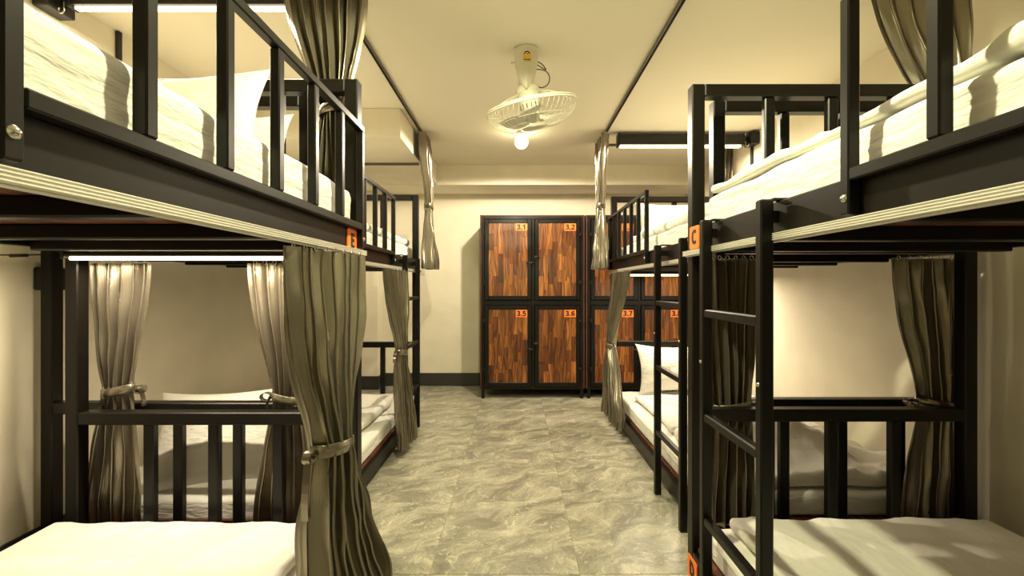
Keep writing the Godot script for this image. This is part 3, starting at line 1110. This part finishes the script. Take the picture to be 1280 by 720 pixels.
# ---------------------------------------------------------------- scene
func _ready() -> void:
	var cam := Camera3D.new()
	cam.name = "camera"
	cam.projection = Camera3D.PROJECTION_FRUSTUM
	cam.near = 0.05
	cam.far = 60.0
	cam.size = 2.0 * cam.near * 360.0 / FOCAL
	cam.frustum_offset = Vector2(-5.0, -2.0) / FOCAL * cam.near
	cam.position = P(0, CAM_H, 0)
	cam.current = true
	add_child(cam)
	var env := Environment.new()
	env.background_mode = Environment.BG_COLOR
	env.background_color = Color.BLACK
	env.ambient_light_source = Environment.AMBIENT_SOURCE_DISABLED
	env.tonemap_mode = Environment.TONE_MAPPER_LINEAR
	env.tonemap_exposure = 1.06
	env.sdfgi_enabled = true
	env.ssao_enabled = true
	env.ssil_enabled = true
	var we := WorldEnvironment.new()
	we.name = "environment"
	we.environment = env
	add_child(we)

	make_materials()
	ceiling_bulb(0.045, 3.70, 3.3, Color(1.0, 0.94, 0.82), "glowing bare bulb on the ceiling between fan and lockers")
	ceiling_bulb(0.0, 1.15, 3.1, Color(1.0, 0.985, 0.79), "glowing bare bulb on the ceiling between the bunks with letter plates")
	var e_lamp := 1.7
	bed_lamp("dark lamp bar under the ceiling over the bunk beside the pilaster", -1.88, -0.88, 2.328, 0.080, 1.92, 0.045, e_lamp)
	bed_lamp("dark lamp bar hung low under the upper bunk with the E plate", -1.645, -0.665, 1.250, 0.021, 1.655, 0.034, e_lamp * 1.05)
	bed_lamp("dark lamp bar under the ceiling in front of the lockers", 0.845, 1.86, 2.300, 0.10, 3.72, 0.075, e_lamp)
	bed_lamp("dark lamp bar under the bunk that stands before the lockers", 0.865, 1.90, 1.240, 0.030, 3.74, 0.050, e_lamp * 1.2)

	build_room()

	# bunks: L and R of the aisle, near pair and far pair
	var b1 := bunk("black steel bunk bed with an orange E plate on its rail", -1, 0.600, -0.32, 1.757, 0.505, 1.715, -0.20, 0.22, 0.540)
	bed_plate("E", b1, -1, 0.5965, 1.313, 1.640)
	var b2 := bunk("black steel bunk bed with orange C and D plates on its post", 1, 0.684, -0.27, 1.80, -0.26, 0.92, 1.185, 1.550, 0.635)
	bed_plate("C", b2, 1, 0.681, 1.335, 1.722)
	bed_plate("D", b2, 1, 0.681, 0.055, 1.742)
	bunk("black steel bunk bed beside the pale corner pilaster", -1, 0.841, 1.848, 3.92, 1.852, 3.06, 3.27, 3.68, 0.785)
	bunk("black steel bunk bed standing in front of the locker doors", 1, 0.835, 1.905, 3.99, 2.83, 3.985, 2.115, 2.495, 0.765)

	locker("locker with doors numbered 3.1, 3.2, 3.5 and 3.6", -0.369, ["3.1", "3.2", "3.5", "3.6"], 21)
	locker("locker with doors numbered 3.3, 3.4, 3.7 and 3.8 behind the bunk", 0.716, ["3.3", "3.4", "3.7", "3.8"], 22)

	# mattresses
	mattress("white mattress on the upper bunk by the E plate", -1, 0.615, 1.660, 1.330, 1.508, -0.25, 1.69, 101)
	mattress("white mattress on the lower bunk below the E plate", -1, 0.632, 1.68, 0.137, 0.240, -0.25, 1.68, 102)
	mattress("white mattress on the upper bunk by the C plate", 1, 0.712, 1.755, 1.330, 1.482, -0.20, 1.69, 103, 0.009)
	mattress("white mattress on the lower bunk by the D plate", 1, 0.718, 1.755, 0.137, 0.236, -0.20, 1.71, 104)
	mattress("white mattress on the upper bunk beside the pilaster", -1, 0.88, 1.91, 1.330, 1.475, 1.94, 3.84, 105)
	mattress("white mattress on the lower bunk beside the pilaster", -1, 0.866, 1.915, 0.137, 0.236, 1.93, 3.85, 106)
	mattress("white mattress on the upper bunk before the lockers", 1, 0.87, 1.905, 1.330, 1.475, 1.98, 3.92, 107)
	mattress("white mattress on the lower bunk before the lockers", 1, 0.860, 1.905, 0.137, 0.240, 1.98, 3.92, 108)

	# duvets
	duvet("smooth white duvet spread over the lower bunk below the E plate", -1, 0.705, 1.685, 0.249, 0.040, -0.15, 1.65, 201, 0.006)
	duvet("creased white duvet on the upper bunk by the C plate", 1, 0.722, 1.73, 1.491, 0.026, -0.12, 1.675, 202, 0.020)
	duvet("white duvet crossed by rung shadows on the lower bunk", 1, 0.79, 1.735, 0.246, 0.044, -0.12, 1.68, 203, 0.012)
	duvet("white duvet on the upper bunk beside the pilaster", -1, 0.895, 1.89, 1.485, 0.045, 2.02, 3.80, 204, 0.014)
	duvet("folded white duvet on the lower bunk beside the pilaster", -1, 0.945, 1.89, 0.246, 0.060, 2.45, 3.50, 205, 0.014)
	duvet("white duvet on the upper bunk before the lockers", 1, 0.90, 1.88, 1.486, 0.055, 2.06, 3.60, 206, 0.022)
	duvet("white duvet on the lower bunk before the lockers", 1, 0.95, 1.88, 0.249, 0.040, 2.75, 3.58, 207, 0.012)
	var heap := func(x: float, d: float) -> float:
		var g := exp(-pow((x + 0.16) / 0.36, 2.0) - pow((d - 0.02) / 0.21, 2.0))
		return 0.21 * g
	duvet("rumpled white duvet heaped on the bunk behind the rung-shadowed bed", 1, 0.92, 1.86, 0.250, 0.046, 2.01, 2.66, 208, 0.034, heap)

	# pillows
	pillow("white pillow leaning forward-most against the end rail of the E plate bunk", P(-1.165, 1.705, 1.52), Basis(Vector3.BACK, 0.07) * Basis(Vector3.RIGHT, -0.36), 0.64, 0.40, 0.14, 301)
	pillow("white pillow half hidden behind another on the E plate bunk", P(-1.10, 1.650, 1.652), Basis(Vector3.RIGHT, -0.10), 0.56, 0.27, 0.07, 305)
	pillow("white pillow behind the head bars of the lower bunk beside the pilaster", P(-1.30, 0.462, 2.085), Basis(Vector3.BACK, 0.09) * Basis(Vector3.RIGHT, -0.42), 0.78, 0.46, 0.20, 302)
	pillow("white pillow standing at the locker end of the upper bunk", P(1.34, 1.675, 3.81), Basis(Vector3.RIGHT, -0.30), 0.64, 0.40, 0.16, 303)
	pillow("white pillow standing at the locker end of the lower bunk", P(1.34, 0.455, 3.80), Basis(Vector3.RIGHT, -0.30), 0.64, 0.42, 0.17, 304)

	# curtain rails on the ceiling
	track("aluminium ceiling rail over the E plate side of the aisle", P(-0.775, CEIL, FRONT + 0.2), P(-0.775, CEIL, 3.98), "ceiling curtain rails")
	track("aluminium ceiling rail over the C plate side of the aisle", P(0.735, CEIL, FRONT + 0.2), P(0.735, CEIL, 4.02), "ceiling curtain rails")
	track("thin aluminium rail under the bulkhead across the pilaster bunk", P(-1.98, 2.214, 3.90), P(-0.84, 2.214, 3.90), "cross curtain rails")
	track("thin aluminium rail on the ceiling across the bunk before the lockers", P(0.75, CEIL, 4.03), P(1.965, CEIL, 4.03), "cross curtain rails")
	track("thin aluminium rail on the ceiling between the E plate bunk and the next", P(-1.98, CEIL, 1.83), P(-0.79, CEIL, 1.83), "cross curtain rails")
	track("thin aluminium rail on the ceiling between the C plate bunk and the next", P(0.75, CEIL, 1.852), P(1.965, CEIL, 1.852), "cross curtain rails")

	# curtains
	var top := CEIL - 0.024
	curtain("gathered curtain from the ceiling beside the E plate bunk", [[top, -0.775, 1.83, 0.36, 0.028], [1.855, -0.735, 1.805, 0.09, 0.030], [1.285, -0.730, 1.803, 0.22, 0.026]], Vector2(1, 0), 7, 401, 1, 0.06, 7)
	curtain("gathered curtain from the ceiling before the bare back wall", [[top, -0.765, 3.78, 0.34, 0.040], [1.815, -0.735, 3.80, 0.10, 0.034], [1.295, -0.720, 3.78, 0.34, 0.050]], Vector2(0, 1), 6, 402, 1, -0.05, 6)
	curtain("gathered curtain from the ceiling before the 3.2 locker door", [[top, 0.725, 3.80, 0.34, 0.040], [1.82, 0.715, 3.82, 0.10, 0.034], [1.295, 0.712, 3.80, 0.36, 0.052]], Vector2(0, 1), 6, 403, 1, -0.05, 6)
	curtain("dark curtain from the ceiling at the wall side of the C plate bunk", [[top, 1.66, 1.852, 0.42, 0.030], [1.80, 1.76, 1.852, 0.12, 0.034], [1.30, 1.74, 1.852, 0.26, 0.028]], Vector2(1, 0), 5, 404, 1, -0.06, 7)
	curtain("curtain by the wall between the lower bunks on the E plate side", [[1.240, -1.575, 1.803, 0.24, 0.026], [0.730, -1.590, 1.803, 0.11, 0.030], [0.17, -1.615, 1.803, 0.25, 0.030]], Vector2(1, 0), 5, 405, 1, 0.07, 6)
	curtain("curtain tied beside the folded front curtain on the E plate bunk", [[1.240, -0.945, 1.803, 0.25, 0.026], [0.700, -0.915, 1.803, 0.10, 0.030], [0.17, -0.935, 1.803, 0.23, 0.030]], Vector2(1, 0), 5, 406, 1, -0.06, 6)
	curtain("long shiny curtain hung from the rail beneath the E plate", [[1.256, -0.578, 1.410, 0.47, 0.028], [0.680, -0.540, 1.330, 0.17, 0.042], [0.03, -0.510, 1.405, 0.42, 0.060]], Vector2(0.12, 1), 8, 407, 1, -0.17, 8)
	curtain("curtain tied on the aisle side of the lower bunk beside the pilaster", [[1.258, -0.808, 3.04, 0.40, 0.022], [0.700, -0.775, 3.05, 0.12, 0.032], [0.07, -0.745, 3.10, 0.30, 0.040]], Vector2(0.1, 1), 8, 408, 1, -0.06, 7)
	curtain("curtain tied on the aisle side of the lower bunk before the lockers", [[1.258, 0.800, 3.46, 0.56, 0.022], [0.680, 0.770, 3.66, 0.12, 0.034], [0.09, 0.765, 3.58, 0.56, 0.044]], Vector2(0, 1), 8, 409, 1, 0.06, 7)
	curtain("curtain behind the ladder of the C plate bunk", [[1.262, 0.885, 1.852, 0.21, 0.028], [0.655, 0.890, 1.852, 0.14, 0.032], [0.165, 0.880, 1.852, 0.21, 0.032]], Vector2(1, 0), 5, 410, 1, 0.06, 6)
	curtain("dark curtain by the wall between the lower bunks on the D plate side", [[1.262, 1.680, 1.852, 0.28, 0.028], [0.665, 1.720, 1.852, 0.14, 0.032], [0.165, 1.695, 1.852, 0.22, 0.030]], Vector2(1, 0), 5, 411, 1, -0.06, 6)
	curtain("slim curtain behind the lamp bar in front of the lockers", [[top, 1.86, 4.03, 0.16, 0.030], [1.82, 1.845, 4.04, 0.09, 0.030], [1.30, 1.85, 4.035, 0.16, 0.030]], Vector2(1, 0), 5, 412, 1, -0.05, 4)

	fan()

	# small fittings
	for q in [[-1, 1.92, 2.325, "black wall box of the lamp bar over the pilaster bunk"], [1, 3.72, 2.325, "black wall box of the lamp bar in front of the lockers"]]:
		var s: float = q[0]
		var xw := WALL_L if s < 0 else WALL_R
		var t := thing("lamp_wall_box", q[3], "wall box", P(xw - s * 0.055, q[2], q[1]), "lamp wall boxes")
		bar("box", M.black_plastic, t, xw - s * 0.0005, xw - s * 0.07, q[2] - 0.02, q[2] + 0.08, q[1] - 0.07, q[1] + 0.05, 0.005)
		bar("arm", M.black_plastic, t, xw - s * 0.07, xw - s * 0.11, q[2] + 0.015, q[2] + 0.05, q[1] - 0.02, q[1] + 0.02, 0.003)
		var hk := []
		for i in 12:
			var an := -PI * 0.1 + PI * 1.35 * i / 11.0
			hk.append(P(xw - s * (0.085 + 0.012 * cos(an)), q[2] - 0.018 - 0.014 * sin(an), q[1] - 0.03))
		part("hook", tube([hk[0] + Vector3(0, 0.03, 0)] + hk, 0.003, 6), M.chrome, t, Vector3.ZERO)
	var bx := thing("power_box", "black power box on the wall behind the bunk posts", "power box", P(WALL_L + 0.02, 1.13, 1.91))
	bar("case", M.black_plastic, bx, WALL_L + 0.0005, WALL_L + 0.046, 1.132, 1.228, 1.855, 1.965, 0.006)
	bar("switch", M.white_plastic, bx, WALL_L + 0.012, WALL_L + 0.03, 1.228, 1.236, 1.94, 1.955, 0.001)
	for q in [[-1.0, 2.25, CEIL - 0.002, 1.60, "black cable trunking running down from the ceiling above the pilaster bunk"], [1.0, 3.76, 2.305, 1.60, "black cable trunking below the lamp bar in front of the lockers"]]:
		var xw2: float = WALL_L if q[0] < 0 else WALL_R
		var t2 := thing("cable_trunking", q[4], "cable trunking", P(xw2 - q[0] * 0.009, q[3], q[1]), "black cable trunking")
		bar("cover", M.black_plastic, t2, xw2 - q[0] * 0.0005, xw2 - q[0] * 0.018, q[3], q[2], q[1] - 0.012, q[1] + 0.012, 0.002)
		bar("end_cap", M.black_plastic, t2, xw2 - q[0] * 0.0005, xw2 - q[0] * 0.021, q[3] - 0.012, q[3], q[1] - 0.014, q[1] + 0.014, 0.002)
	var cb := thing("power_cable", "thin black cable with a plug along the wall by the power box", "cable", P(-1.95, 1.25, 1.75))
	var cpts := []
	for i in 20:
		var f := i / 19.0
		cpts.append(P(-1.958 + 0.012 * f, 1.272 - 0.012 * sin(f * PI) + 0.012 * f, lerpf(1.45, 1.90, f)))
	part("cord", tube(cpts, 0.003, 7), M.black_plastic, cb, Vector3.ZERO)
	part("plug", tube([P(-1.951, 1.267, 1.74), P(-1.950, 1.269, 1.765), P(-1.949, 1.272, 1.80)], 0.007, 8), M.black_plastic, cb, Vector3.ZERO)
	var sw := thing("wall_socket", "small pale wall socket low on the bare back wall", "socket", P(-1.078, 1.28, BACK - 0.005))
	bar("plate", M.white_plastic, sw, -1.11, -1.05, 1.28, 1.35, BACK - 0.008, BACK - 0.0005, 0.002)
	bar("socket_face", M.white_plastic, sw, -1.095, -1.065, 1.30, 1.33, BACK - 0.011, BACK - 0.008, 0.001)
